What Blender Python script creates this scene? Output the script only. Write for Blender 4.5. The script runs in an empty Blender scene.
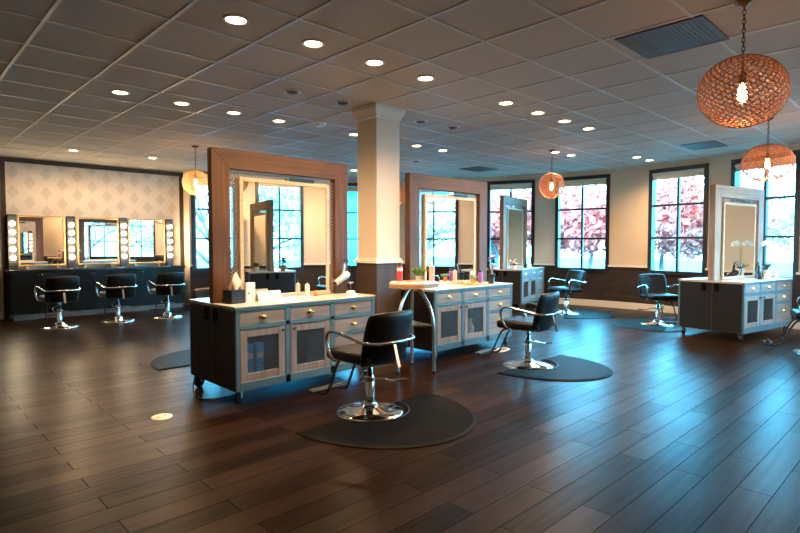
import bpy, bmesh, math, random
from mathutils import Vector, Matrix
random.seed(7)
PI = math.pi
sc = bpy.context.scene
COL = sc.collection
CX, CY, RAD = 4.35, 4.70, 6.5          # centre and radius of the round glazed wall
HC = 2.82                               # ceiling height
SILL, HEAD = 0.72, 2.73

# ------------------------------------------------------------------ mesh builder
class MB:
    def __init__(s): s.v = []; s.f = []; s.sm = []
    def add(s, vs, fs, smooth=False):
        o = len(s.v); s.v += [tuple(p) for p in vs]
        for f in fs: s.f.append([i + o for i in f]); s.sm.append(smooth)
        return s
    def box(s, x0, x1, y0, y1, z0, z1):
        vs = [(x, y, z) for z in (z0, z1) for y in (y0, y1) for x in (x0, x1)]
        return s.add(vs, [(0,2,3,1),(4,5,7,6),(0,1,5,4),(2,6,7,3),(0,4,6,2),(1,3,7,5)])
    def obox(s, c, ux, uy, uz):
        c, ux, uy, uz = map(Vector, (c, ux, uy, uz))
        vs = [c + a*ux + b*uy + d*uz for d in (-1,1) for b in (-1,1) for a in (-1,1)]
        return s.add(vs, [(0,2,3,1),(4,5,7,6),(0,1,5,4),(2,6,7,3),(0,4,6,2),(1,3,7,5)])
    def tube(s, pts, r, n=8, closed=False, caps=True, smooth=True):
        pts = [Vector(p) for p in pts]; m = len(pts)
        rs = r if isinstance(r, (list, tuple)) else [r]*m
        rings = []; up = None
        for i, p in enumerate(pts):
            a = pts[i-1] if (i > 0 or closed) else pts[i]
            b = pts[(i+1) % m] if (i < m-1 or closed) else pts[i]
            t = (b - a).normalized()
            if up is None:
                up = Vector((0,0,1)) if abs(t.z) < .9 else Vector((1,0,0))
            up = up - t*up.dot(t)
            if up.length < 1e-5: up = t.orthogonal()
            up.normalize(); w = t.cross(up)
            rings.append([p + rs[i]*(math.cos(2*PI*k/n)*up + math.sin(2*PI*k/n)*w) for k in range(n)])
        vs = [q for rg in rings for q in rg]; fs = []
        for i in range(m if closed else m-1):
            j = (i+1) % m
            for k in range(n):
                l = (k+1) % n
                fs.append((i*n+k, j*n+k, j*n+l, i*n+l))
        s.add(vs, fs, smooth)
        if caps and not closed:
            s.add(rings[0], [tuple(range(n))]); s.add(rings[-1], [tuple(reversed(range(n)))])
        return s
    def lathe(s, prof, c=(0,0,0), n=24, smooth=True, sx=1, sy=1):
        vs = []; fs = []
        for r, z in prof:
            for k in range(n):
                a = 2*PI*k/n; vs.append((c[0]+sx*r*math.cos(a), c[1]+sy*r*math.sin(a), c[2]+z))
        for i in range(len(prof)-1):
            for k in range(n):
                l = (k+1) % n; fs.append((i*n+k, i*n+l, (i+1)*n+l, (i+1)*n+k))
        s.add(vs, fs, smooth)
        if prof[0][0] > 1e-4: s.add(vs[:n], [tuple(reversed(range(n)))])
        if prof[-1][0] > 1e-4: s.add(vs[-n:], [tuple(range(n))])
        return s
    def ball(s, c, r, n=12, sz=1.0):
        m = max(4, n//2)
        prof = [(max(1e-5, r*math.sin(PI*i/m)), -r*sz*math.cos(PI*i/m)) for i in range(m+1)]
        return s.lathe(prof, c, n)
    def prism(s, poly, z0, z1, inset=0.0, h=0.0):
        """polygon (x,y) extruded in z; optional bevelled top (inset, h)"""
        n = len(poly); vs = [(x, y, z0) for x, y in poly]
        loops = [vs]
        if inset:
            loops.append([(x, y, z1-h) for x, y in poly])
            ins = []
            for i in range(n):
                p0 = Vector(poly[i-1]); p = Vector(poly[i]); p1 = Vector(poly[(i+1) % n])
                a = (p-p0).normalized(); b = (p1-p).normalized()
                na = Vector((-a.y, a.x)); nb = Vector((-b.y, b.x)); nn = na+nb
                if nn.length < 1e-4: nn = na
                nn.normalize(); ins.append(p + nn*inset/max(.4, nn.dot(na)))
            loops.append([(q.x, q.y, z1) for q in ins])
        else:
            loops.append([(x, y, z1) for x, y in poly])
        o = [q for l in loops for q in l]; fs = []
        for i in range(len(loops)-1):
            for k in range(n):
                l = (k+1) % n; fs.append((i*n+k, i*n+l, (i+1)*n+l, (i+1)*n+k))
        s.add(o, fs)
        L = len(loops)-1
        s.add(loops[0], [tuple(reversed(range(n)))]); s.add(loops[L], [tuple(range(n))])
        return s
    def rot(s, M):
        s.v = [tuple(M @ Vector(p)) for p in s.v]; return s
    def build(s, name, mat, parent=None, bevel=0.0, seg=2, loc=None, subsurf=0, fixn=True):
        me = bpy.data.meshes.new(name); me.from_pydata(s.v, [], s.f)
        for p, q in zip(me.polygons, s.sm): p.use_smooth = q
        if fixn:
            bm = bmesh.new(); bm.from_mesh(me)
            bmesh.ops.recalc_face_normals(bm, faces=bm.faces); bm.to_mesh(me); bm.free()
        if mat: me.materials.append(mat)
        o = bpy.data.objects.new(name, me); COL.objects.link(o)
        if parent: o.parent = parent
        if loc: o.location = loc
        if bevel:
            b = o.modifiers.new('bevel', 'BEVEL'); b.width = bevel; b.segments = seg; b.limit_method = 'ANGLE'
        if subsurf:
            b = o.modifiers.new('sub', 'SUBSURF'); b.levels = subsurf; b.render_levels = subsurf
            for p in me.polygons: p.use_smooth = True
        return o

def smooth_path(pts, k=4):
    """Catmull-Rom through the points"""
    P = [Vector(p) for p in pts]; out = []
    for i in range(len(P)-1):
        a = P[max(0, i-1)]; b = P[i]; c = P[i+1]; d = P[min(len(P)-1, i+2)]
        for j in range(k):
            t = j/k
            out.append(.5*((2*b) + (c-a)*t + (2*a-5*b+4*c-d)*t*t + (-a+3*b-3*c+d)*t**3))
    out.append(P[-1]); return out

def tag(o, label=None, cat=None, group=None, kind=None):
    if label: o['label'] = label
    if cat: o['category'] = cat
    if group: o['group'] = group
    if kind: o['kind'] = kind
    return o
def thing(name, label, cat, loc=(0,0,0), rz=0.0, group=None):
    o = bpy.data.objects.new(name, None); COL.objects.link(o)
    o.empty_display_size = .1
    o.location = loc; o.rotation_euler = (0, 0, rz)
    return tag(o, label, cat, group)
def dup(o, loc=None, rz=None, label=None, parent=None):
    c = o.copy(); COL.objects.link(c)
    if parent: c.parent = parent
    if loc is not None: c.location = loc
    if rz is not None: c.rotation_euler = (0, 0, rz)
    if label: c['label'] = label
    for ch in list(o.children): dup(ch, parent=c)
    return c

# ------------------------------------------------------------------ materials
def mat(name, col, rough=.5, metal=0.0, spec=.5, noise=0.0, nscale=20.0, bump=0.0, emit=None, estr=0.0, coat=0.0, stretch=(1,1,1)):
    m = bpy.data.materials.new(name); m.use_nodes = True
    nt = m.node_tree; b = nt.nodes['Principled BSDF']
    b.inputs['Base Color'].default_value = (*col, 1); b.inputs['Roughness'].default_value = rough
    b.inputs['Metallic'].default_value = metal; b.inputs['Specular IOR Level'].default_value = spec
    b.inputs['Coat Weight'].default_value = coat
    if emit: b.inputs['Emission Color'].default_value = (*emit, 1); b.inputs['Emission Strength'].default_value = estr
    if noise or bump:
        tc = nt.nodes.new('ShaderNodeTexCoord'); mp = nt.nodes.new('ShaderNodeMapping'); mp.inputs['Scale'].default_value = stretch
        n = nt.nodes.new('ShaderNodeTexNoise'); n.inputs['Scale'].default_value = nscale; n.inputs['Detail'].default_value = 5
        nt.links.new(tc.outputs['Object'], mp.inputs[0]); nt.links.new(mp.outputs[0], n.inputs['Vector'])
        if noise:
            r = nt.nodes.new('ShaderNodeValToRGB')
            r.color_ramp.elements[0].position = .3; r.color_ramp.elements[1].position = .7
            r.color_ramp.elements[0].color = (*[c*(1-noise) for c in col], 1)
            r.color_ramp.elements[1].color = (*[min(1, c*(1+noise)) for c in col], 1)
            nt.links.new(n.outputs['Fac'], r.inputs[0]); nt.links.new(r.outputs[0], b.inputs['Base Color'])
        if bump:
            bp = nt.nodes.new('ShaderNodeBump'); bp.inputs['Strength'].default_value = bump; bp.inputs['Distance'].default_value = .01
            nt.links.new(n.outputs['Fac'], bp.inputs['Height']); nt.links.new(bp.outputs[0], b.inputs['Normal'])
    return m

def wood(name, c0, c1, axis='Z', rough=.55, fine=28.0):
    """grain running along the given object axis"""
    m = bpy.data.materials.new(name); m.use_nodes = True
    nt = m.node_tree; b = nt.nodes['Principled BSDF']; N = nt.nodes.new; L = nt.links.new
    tc = N('ShaderNodeTexCoord'); mp = N('ShaderNodeMapping')
    s = [fine]*3; s['XYZ'.index(axis)] = fine*.05
    mp.inputs['Scale'].default_value = s
    n1 = N('ShaderNodeTexNoise'); n1.inputs['Scale'].default_value = 1.0; n1.inputs['Detail'].default_value = 8; n1.inputs['Distortion'].default_value = .6
    n2 = N('ShaderNodeTexNoise'); n2.inputs['Scale'].default_value = 3.0
    L(tc.outputs['Object'], mp.inputs[0]); L(mp.outputs[0], n1.inputs['Vector']); L(tc.outputs['Object'], n2.inputs['Vector'])
    mx = N('ShaderNodeMath'); mx.operation = 'MULTIPLY_ADD'; mx.inputs[1].default_value = .7
    mm = N('ShaderNodeMath'); mm.operation = 'MULTIPLY'; mm.inputs[1].default_value = .3
    L(n2.outputs['Fac'], mm.inputs[0]); L(n1.outputs['Fac'], mx.inputs[0]); L(mm.outputs[0], mx.inputs[2])
    r = N('ShaderNodeValToRGB'); r.color_ramp.elements[0].position = .33; r.color_ramp.elements[1].position = .66
    r.color_ramp.elements[0].color = (*c0, 1); r.color_ramp.elements[1].color = (*c1, 1)
    L(mx.outputs[0], r.inputs[0]); L(r.outputs[0], b.inputs['Base Color'])
    bp = N('ShaderNodeBump'); bp.inputs['Strength'].default_value = .25; bp.inputs['Distance'].default_value = .004
    L(n1.outputs['Fac'], bp.inputs['Height']); L(bp.outputs[0], b.inputs['Normal'])
    b.inputs['Roughness'].default_value = rough
    return m

def floor_mat():
    m = bpy.data.materials.new('dark plank floor'); m.use_nodes = True
    nt = m.node_tree; b = nt.nodes['Principled BSDF']; N = nt.nodes.new; L = nt.links.new
    tc = N('ShaderNodeTexCoord'); br = N('ShaderNodeTexBrick')
    br.inputs['Scale'].default_value = 1.0; br.inputs['Brick Width'].default_value = 1.25; br.inputs['Row Height'].default_value = .16
    br.inputs['Mortar Size'].default_value = .0022; br.inputs['Mortar Smooth'].default_value = .1; br.inputs['Bias'].default_value = 0
    br.offset = .37; br.offset_frequency = 2
    br.inputs['Color1'].default_value = (.0, .0, .0, 1); br.inputs['Color2'].default_value = (1, 1, 1, 1)
    br.inputs['Mortar'].default_value = (.5, .5, .5, 1)
    L(tc.outputs['Object'], br.inputs['Vector'])
    mp = N('ShaderNodeMapping'); mp.inputs['Scale'].default_value = (1.6, 26, 1)
    n = N('ShaderNodeTexNoise'); n.inputs['Scale'].default_value = 1.0; n.inputs['Detail'].default_value = 7; n.inputs['Distortion'].default_value = .5
    L(tc.outputs['Object'], mp.inputs[0]); L(mp.outputs[0], n.inputs['Vector'])
    big = N('ShaderNodeTexNoise'); big.inputs['Scale'].default_value = 2.2; big.inputs['Detail'].default_value = 4
    L(tc.outputs['Object'], big.inputs['Vector'])
    a = N('ShaderNodeMix'); a.data_type = 'FLOAT'; a.inputs[0].default_value = .6
    L(br.outputs['Color'], a.inputs[2]); L(n.outputs['Fac'], a.inputs[3])
    r = N('ShaderNodeValToRGB'); e = r.color_ramp.elements
    e[0].position = .2; e[0].color = (.0014, .0007, .0003, 1); e[1].position = .8; e[1].color = (.026, .0098, .003, 1)
    L(a.outputs[0], r.inputs[0])
    mx = N('ShaderNodeMix'); mx.data_type = 'RGBA'; mx.inputs[7].default_value = (.004, .002, .001, 1)
    L(br.outputs['Fac'], mx.inputs[0]); L(r.outputs[0], mx.inputs[6]); L(mx.outputs[2], b.inputs['Base Color'])
    rr = N('ShaderNodeMapRange'); rr.inputs[1].default_value = .2; rr.inputs[2].default_value = .8; rr.inputs[3].default_value = .30; rr.inputs[4].default_value = .36
    L(big.outputs['Fac'], rr.inputs[0]); L(rr.outputs[0], b.inputs['Roughness'])
    sub = N('ShaderNodeMath'); sub.operation = 'MULTIPLY_ADD'; sub.inputs[1].default_value = .25
    inv = N('ShaderNodeMath'); inv.operation = 'SUBTRACT'; inv.inputs[0].default_value = 1
    L(br.outputs['Fac'], inv.inputs[1]); L(n.outputs['Fac'], sub.inputs[0]); L(inv.outputs[0], sub.inputs[2])
    bp = N('ShaderNodeBump'); bp.inputs['Strength'].default_value = .22; bp.inputs['Distance'].default_value = .004
    L(sub.outputs[0], bp.inputs['Height']); L(bp.outputs[0], b.inputs['Normal'])
    sv = N('ShaderNodeMapRange'); sv.inputs[3].default_value = .025; sv.inputs[4].default_value = .105
    L(a.outputs[0], sv.inputs[0]); sm = N('ShaderNodeMath'); sm.operation = 'MULTIPLY'
    L(sv.outputs[0], sm.inputs[0]); L(inv.outputs[0], sm.inputs[1]); L(sm.outputs[0], b.inputs['Specular IOR Level'])
    return m

def brick_mat():
    m = bpy.data.materials.new('dark brown brick'); m.use_nodes = True
    nt = m.node_tree; b = nt.nodes['Principled BSDF']; N = nt.nodes.new; L = nt.links.new
    uv = N('ShaderNodeUVMap'); br = N('ShaderNodeTexBrick')
    br.inputs['Scale'].default_value = 1.0; br.inputs['Brick Width'].default_value = .21; br.inputs['Row Height'].default_value = .072
    br.inputs['Mortar Size'].default_value = .008; br.inputs['Mortar Smooth'].default_value = .3
    br.inputs['Color1'].default_value = (.038, .020, .011, 1); br.inputs['Color2'].default_value = (.014, .008, .005, 1)
    br.inputs['Mortar'].default_value = (.009, .006, .005, 1)
    L(uv.outputs[0], br.inputs['Vector']); L(br.outputs['Color'], b.inputs['Base Color'])
    n = N('ShaderNodeTexNoise'); n.inputs['Scale'].default_value = 60
    inv = N('ShaderNodeMath'); inv.operation = 'MULTIPLY_ADD'; inv.inputs[1].default_value = -1.0
    L(br.outputs['Fac'], inv.inputs[0]); L(n.outputs['Fac'], inv.inputs[2])
    bp = N('ShaderNodeBump'); bp.inputs['Strength'].default_value = .6; bp.inputs['Distance'].default_value = .012
    L(inv.outputs[0], bp.inputs['Height']); L(bp.outputs[0], b.inputs['Normal'])
    b.inputs['Roughness'].default_value = .75
    return m

def paper_mat():
    """cream wallpaper with staggered grey diamond medallions (object x, z)"""
    m = bpy.data.materials.new('medallion wallpaper'); m.use_nodes = True
    nt = m.node_tree; b = nt.nodes['Principled BSDF']; N = nt.nodes.new; L = nt.links.new
    tc = N('ShaderNodeTexCoord'); sp = N('ShaderNodeSeparateXYZ'); L(tc.outputs['Object'], sp.inputs[0])
    def M(op, a, bb=None, c=None):
        q = N('ShaderNodeMath'); q.operation = op
        for i, v in enumerate((a, bb, c)):
            if v is None: continue
            if isinstance(v, (int, float)): q.inputs[i].default_value = v
            else: L(v, q.inputs[i])
        return q.outputs[0]
    PX, PZ = .50, .34
    def diamond(ox, oz):
        fx = M('ABSOLUTE', M('SUBTRACT', M('FRACT', M('MULTIPLY_ADD', sp.outputs[0], 1/PX, ox)), .5))
        fz = M('ABSOLUTE', M('SUBTRACT', M('FRACT', M('MULTIPLY_ADD', sp.outputs[2], 1/PZ, oz)), .5))
        return M('ADD', M('MULTIPLY', fx, PX/.098), M('MULTIPLY', fz, PZ/.125))
    d = M('MINIMUM', diamond(0, 0), diamond(.5, .5))
    ring = M('MULTIPLY_ADD', M('SINE', M('MULTIPLY', d, 19)), .28, .62)
    inside = M('LESS_THAN', d, 1.0)
    fac = M('MULTIPLY', inside, ring)
    st = M('LESS_THAN', M('ABSOLUTE', M('SUBTRACT', M('FRACT', M('MULTIPLY', sp.outputs[0], 2/PX)), .5)), .012)
    fac = M('MAXIMUM', fac, M('MULTIPLY', st, .25))
    mx = N('ShaderNodeMix'); mx.data_type = 'RGBA'
    mx.inputs[6].default_value = (.80, .69, .57, 1); mx.inputs[7].default_value = (.60, .515, .42, 1)
    L(fac, mx.inputs[0]); L(mx.outputs[2], b.inputs['Base Color'])
    b.inputs['Roughness'].default_value = .7
    return m

def glass_mat():
    m = bpy.data.materials.new('window glass'); m.use_nodes = True
    nt = m.node_tree; nt.nodes.clear(); N = nt.nodes.new
    o = N('ShaderNodeOutputMaterial'); t = N('ShaderNodeBsdfTransparent'); g = N('ShaderNodeBsdfGlossy'); x = N('ShaderNodeMixShader')
    t.inputs[0].default_value = (.95, .98, .98, 1); g.inputs['Roughness'].default_value = .02; x.inputs[0].default_value = .05
    nt.links.new(t.outputs[0], x.inputs[1]); nt.links.new(g.outputs[0], x.inputs[2]); nt.links.new(x.outputs[0], o.inputs[0])
    return m

M_floor = floor_mat(); M_brick = brick_mat(); M_paper = paper_mat(); M_glass = glass_mat()
M_cream = mat('cream wall paint', (.62, .49, .36), .6, noise=.03, nscale=3, bump=.03)
M_colm = mat('cream column paint', (.66, .54, .42), .5, noise=.02, nscale=3)
M_white = mat('white trim paint', (.72, .66, .58), .45)
M_ceil = mat('grey ceiling tile', (.455, .40, .34), .85, noise=.04, nscale=60, bump=.08)
M_grid = mat('ceiling grid metal', (.52, .48, .43), .4, spec=.5)
M_black = mat('black window metal', (.012, .012, .013), .35)
M_trimwood = wood('dark stained trim', (.018, .010, .006), (.06, .032, .018), 'X')
M_trimwoodz = wood('dark stained trim upright', (.018, .010, .006), (.06, .032, .018), 'Z')
M_tz = wood('honey timber upright', (.045, .015, .0015), (.13, .047, .004), 'Z')
M_tx = wood('honey timber level', (.045, .015, .0015), (.13, .047, .004), 'X')
M_gz = wood('weathered timber upright', (.20, .125, .08), (.42, .30, .215), 'Z')
M_gx = wood('weathered timber level', (.20, .125, .08), (.42, .30, .215), 'X')
M_lz = wood('lamplit brown timber upright', (.14, .06, .02), (.36, .17, .065), 'Z')  # both far frame woods: brown, lightened in colour to carry warm lamp light
M_lx = wood('lamplit brown timber level', (.14, .06, .02), (.36, .17, .065), 'X')
M_reclaim = wood('reclaimed grey brown boards', (.165, .128, .108), (.28, .225, .192), 'X', .6)
M_reclaimz = wood('reclaimed grey brown stiles', (.165, .128, .108), (.28, .225, .192), 'Z', .6)
M_wrap = wood('dark reclaimed column boards', (.018, .009, .004), (.07, .034, .014), 'Z', .55, 14)
M_body = mat('slate blue paint', (.068, .142, .182), .42, noise=.06, nscale=8)
M_side = mat('shaded slate paint', (.016, .0145, .0135), .45, spec=.25, noise=.05, nscale=10)  # station ends: the carcass paint with its shade put into the colour
M_top = mat('pale laminate top', (.64, .57, .48), .2, noise=.05, nscale=14)
M_maple = wood('pale maple', (.42, .29, .17), (.62, .45, .28), 'X', .5)
M_gold = mat('gilded mirror frame', (.58, .33, .13), .4, .5)
M_mirror = mat('mirror silver', (.90, .91, .89), .01, 1.0)
M_chrome = mat('chrome', (.78, .78, .78), .09, 1.0)
M_steel = mat('brushed steel', (.62, .62, .60), .28, 1.0)
M_brass = mat('brass', (.80, .55, .20), .22, 1.0)
M_vinyl = mat('black vinyl upholstery', (.003, .003, .0035), .38, spec=.28, bump=.05, nscale=120)
M_rubber = mat('black rubber', (.014, .014, .014), .5, noise=.2, nscale=30)
M_mat = mat('anti fatigue mat vinyl', (.0014, .0012, .0010), .55, spec=.05, bump=.12, nscale=150)
M_mated = mat('mat bevel', (.004, .0035, .003), .35, spec=.4)
M_wire = mat('dark wire mesh', (.19, .185, .18), .4, .7)
M_lat = mat('pale wire lattice', (.34, .31, .28), .4, .6)
M_inner = mat('dark cabinet interior', (.02, .019, .018), .7)
M_vanity = mat('black vanity paint', (.0045, .0045, .005), .4, spec=.25)
M_vtop = mat('black vanity top', (.006, .006, .0065), .25, spec=.4)
M_toe = mat('grey toe board', (.17, .16, .15), .3)
M_post = mat('charcoal light post', (.020, .020, .022), .4)
M_bulb = mat('lit bulb', (1, .9, .75), .4, emit=(1, .80, .52), estr=75)
M_fil = mat('lit filament bulb', (1, .85, .6), .3, emit=(1, .60, .22), estr=14)
M_lamp = mat('lit lamp lens', (1, .9, .7), .4, emit=(1, .72, .38), estr=26)
M_trimr = mat('white lamp trim', (.6, .56, .5), .35)
M_rattan = mat('woven copper wire', (.30, .115, .045), .45, .35)
M_rattanl = mat('woven natural wire', (.70, .48, .28), .5, .1)
M_bronze = mat('aged bronze chain', (.18, .10, .05), .4, .8)
M_vent = mat('dark grey vent', (.085, .082, .08), .5)
M_plastic = mat('black plastic', (.012, .012, .012), .3)
M_matte = mat('matte black outlet', (.002, .002, .002), .7, spec=.05)
M_wplast = mat('white plastic', (.75, .74, .72), .35)
M_card = mat('white card', (.78, .74, .70), .6)
M_tissue = mat('peach tissue', (.80, .58, .42), .8)
M_print = mat('grey print', (.38, .34, .33), .7)
M_orange = mat('orange ceramic', (.72, .22, .08), .35)
M_pink = mat('pink bottle', (.85, .48, .45), .3)
M_purple = mat('purple bottle', (.33, .12, .42), .25)
M_red = mat('red can', (.55, .035, .03), .3)
M_blue = mat('blue packet', (.03, .42, .85), .35)
M_silver = mat('silver dryer', (.62, .60, .57), .22, .7)
M_copper = mat('copper cup', (.75, .36, .18), .25, .9)
M_leaf = mat('green leaf', (.10, .24, .035), .5, noise=.4, nscale=30)
M_leafd = mat('dark green leaf', (.02, .07, .02), .4, noise=.4, nscale=30)
M_succ = mat('blue green succulent', (.14, .36, .28), .5)
M_petal = mat('white petal', (.85, .84, .80), .5)
M_ppetal = mat('mauve petal', (.58, .30, .45), .5)
M_soil = mat('potting soil', (.03, .02, .014), .9)
M_terr = mat('brown pot', (.22, .11, .06), .5)
M_twood = wood('table edge wood', (.36, .19, .08), (.55, .33, .16), 'X', .4)
M_ttop = mat('white table top', (.72, .68, .62), .2)
M_bag = mat('white bag', (.72, .70, .66), .6)
M_shade = mat('cream roller shade', (.70, .58, .42), .8)

# ------------------------------------------------------------------ setting
def arc(a0, a1, step=2.0):
    n = max(1, int(abs(a1-a0)/step+.5))
    return [a0+(a1-a0)*i/n for i in range(n+1)]
def cp(a, r=RAD): return (CX+r*math.cos(math.radians(a)), CY+r*math.sin(math.radians(a)))

A0, A1 = 86.73, -100.0
VY = 11.5                                                # vanity wall plane
outline = [cp(a) for a in arc(A0, A1)] + [(-3.0, cp(A1)[1]), (-3.0, 14.0), (1.56, 14.0), (1.56, VY), (cp(A0)[0], VY)]
fl = MB(); fl.add([(x, y, 0) for x, y in outline], [tuple(range(len(outline)))])
fl.add([(x, y, -.12) for x, y in outline], [tuple(range(len(outline)))])
n = len(outline)
fl.add([(x, y, z) for z in (-.12, 0) for x, y in outline], [(i, (i+1) % n, n+(i+1) % n, n+i) for i in range(n)])
tag(fl.build('floor', M_floor), kind='structure')
ce = MB(); ce.add([(x, y, z) for z in (HC, HC+.15) for x, y in outline],
    [tuple(range(n)), tuple(range(n, 2*n))] + [(i, (i+1) % n, n+(i+1) % n, n+i) for i in range(n)])
ceiling = tag(ce.build('ceiling', M_ceil), kind='structure')

def inside(x, y):
    c = False; j = n-1
    for i in range(n):
        (xi, yi), (xj, yj) = outline[i], outline[j]
        if (yi > y) != (yj > y) and x < (xj-xi)*(y-yi)/(yj-yi)+xi: c = not c
        j = i
    return c
gb = MB(); TX = .6155
def runs(fn, lo, hi):
    out = []; s0 = None; t = lo
    while t <= hi:
        if inside(*fn(t)):
            if s0 is None: s0 = t
        elif s0 is not None: out.append((s0, t)); s0 = None
        t += .05
    if s0 is not None: out.append((s0, hi))
    return out
x = 1.485 - 8*TX
while x < 11:
    for a, b in runs(lambda t: (x, t), -1.8, 14): gb.box(x-.012, x+.012, a, b, HC-.007, HC)
    x += TX
y = 3.765 - 9*TX
while y < 14:
    for a, b in runs(lambda t: (t, y), -3, 11): gb.box(a, b, y-.012, y+.012, HC-.006, HC)
    y += TX
gb.build('grid_bar', M_grid, ceiling)

# windows on the round wall: (start angle, end angle)
WIN = [(87.0-.6, 78.1), (72.5, 62.7), (57.3, 47.5), (42.8, 33.0), (26.7, 17.2), (13.1, 3.0), (-4.0, -13.7), (-17.3, -27.2), (-36.9, -46.6), (-52.0, -61.5), (-67.9, -77.0)]
spans = []; cur = A0
for a, b in WIN:
    if cur > a: spans.append((cur, a, False))
    spans.append((a, b, True)); cur = b
spans.append((cur, A1, False))
def curved(name, z0, z1, ri, ro, mtl, uv=False):
    """ring wall between z0 and z1 that leaves the window openings free"""
    b = MB()
    for a, e, w in spans:
        zs = [(z0, z1)]
        if w:
            zs = [(p, q) for p, q in ((z0, min(z1, SILL)), (max(z0, HEAD), z1)) if q-p > 1e-4]
        aa = arc(a, e)
        for p, q in zs:
            k = len(aa)
            vs = [(*cp(t, r), z) for r in (ri, ro) for z in (p, q) for t in aa]
            fs = []
            for i in range(k-1):
                fs += [(i, i+1, k+i+1, k+i), (2*k+i, 3*k+i, 3*k+i+1, 2*k+i+1),
                       (k+i, k+i+1, 3*k+i+1, 3*k+i), (i, 2*k+i, 2*k+i+1, i+1)]
            fs += [(0, k, 3*k, 2*k), (k-1, 3*k-1, 4*k-1, 2*k-1)]
            b.add(vs, fs)
    o = tag(b.build(name, mtl), kind='structure')
    if uv:
        me = o.data; ul = me.uv_layers.new(name='UVMap')
        for l in me.loops:
            c = me.vertices[l.vertex_index].co
            ul.data[l.index].uv = (math.atan2(c.y-CY, c.x-CX)*ri, c.z)
    return o
curved('wall_right', .84, HC, RAD, RAD+.2, M_cream)
curved('wall_lower', 0, .84, RAD-.02, RAD+.2, M_brick, True)
def ringtrim(name, z0, z1, r0, r1, mtl, skip=True):
    b = MB()
    for a, e, w in spans:
        if w and skip: continue
        aa = arc(a, e); k = len(aa)
        vs = [(*cp(t, r), z) for r in (r0, r1) for z in (z0, z1) for t in aa]; fs = []
        for i in range(k-1):
            fs += [(i, i+1, k+i+1, k+i), (2*k+i, 3*k+i, 3*k+i+1, 2*k+i+1), (k+i, k+i+1, 3*k+i+1, 3*k+i), (i, 2*k+i, 2*k+i+1, i+1)]
        fs += [(0, k, 3*k, 2*k), (k-1, 3*k-1, 4*k-1, 2*k-1)]
        b.add(vs, fs)
    return tag(b.build(name, mtl), kind='structure')
ringtrim('trim_1', .835, .87, RAD-.045, RAD+.0, M_white)
ringtrim('baseboard_right', 0, .13, RAD-.045, RAD-.02, M_white, False)

def window(i, a, b):
    pa, pb = Vector((*cp(a, RAD+.05), 0)), Vector((*cp(b, RAD+.05), 0))
    mid = (pa+pb)/2; d = (pb-pa); wd = d.length; d.normalize()
    root = bpy.data.objects.new('window_%d' % i, None); COL.objects.link(root)
    root.location = (mid.x, mid.y, 0); root.rotation_euler = (0, 0, math.atan2(d.y, d.x))
    tag(root, kind='structure')
    h = wd/2; f = MB(); t = .075; y0, y1 = -.075, .06        # local -y faces the outdoors? symmetrical enough
    f.box(-h, -h+t, y0, y1, SILL, HEAD); f.box(h-t, h, y0, y1, SILL, HEAD)
    f.box(-h+t, h-t, y0, y1, SILL, SILL+t); f.box(-h+t, h-t, y0, y1, HEAD-t, HEAD)
    f.box(-.022, .022, -.03, .03, SILL+t, HEAD-t)
    for k in (1, 2):
        z = SILL+t+(HEAD-SILL-2*t)*k/3
        f.box(-h+t, h-t, -.03, .03, z-.02, z+.02)
    f.build('window_frame', M_black, root, .004, 1)
    g = MB(); g.box(-h+t-.01, h-t+.01, -.006, .0, SILL+t-.01, HEAD-t+.01); g.build('pane', M_glass, root)
    s = MB(); s.tube([(-h+t, -.05, HEAD-t-.035), (h-t, -.05, HEAD-t-.035)], .032, 10); s.box(-h+t, h-t, -.055, -.045, HEAD-t-.13, HEAD-t-.035)
    s.build('roller_shade', M_shade, root)
for i, (a, b) in enumerate(WIN): window(i+1, a, b)

# straight walls
w = MB(); w.box(1.56, cp(A0)[0]+.0, VY, VY+.15, 0, HC); tag(w.build('wall_back', M_paper), kind='structure')
w = MB(); w.box(cp(A0)[0], cp(A0)[0]+.15, cp(A0)[1]+.0, VY+.15, 0, HC); tag(w.build('wall_jog', M_cream), kind='structure')
w = MB(); w.box(1.56, 1.66, VY+.15, 14.0, 0, HC); w.box(1.545, 1.56, VY-.005, 14, 0, HC); tag(w.build('wall_hall', M_cream), kind='structure')
w = MB(); w.box(-3.15, 1.56, 14.0, 14.15, 0, HC); tag(w.build('wall_far', M_cream), kind='structure')
w = MB(); w.box(-3.15, -3.0, cp(A1)[1]-.15, 14.0, 0, HC); tag(w.build('wall_left', M_cream), kind='structure')
w = MB(); w.box(-3.0, cp(A1)[0], cp(A1)[1]-.15, cp(A1)[1], 0, HC); tag(w.build('wall_front', M_cream), kind='structure')
w = MB(); w.box(1.525, 1.545, VY-.02, 14, 0, .12); tag(w.build('baseboard_hall', M_white), kind='structure')
w = MB(); w.box(-3, 1.525, 13.98, 14, 0, .12); tag(w.build('baseboard_far', M_white), kind='structure')
# dark timber trim round the wallpaper
t = MB(); XR = cp(A0)[0]
t.box(1.64, XR, VY-.03, VY, 2.72, 2.80); tag(t.build('trim_2', M_trimwood), kind='structure')
t = MB(); t.box(1.575, 1.645, VY-.03, VY, .0, 2.80); tag(t.build('trim_3', M_trimwoodz), kind='structure')
t = MB(); t.box(XR-.075, XR-.002, VY-.03, VY, .0, 2.72); tag(t.build('trim_4', M_trimwoodz), kind='structure')

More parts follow.
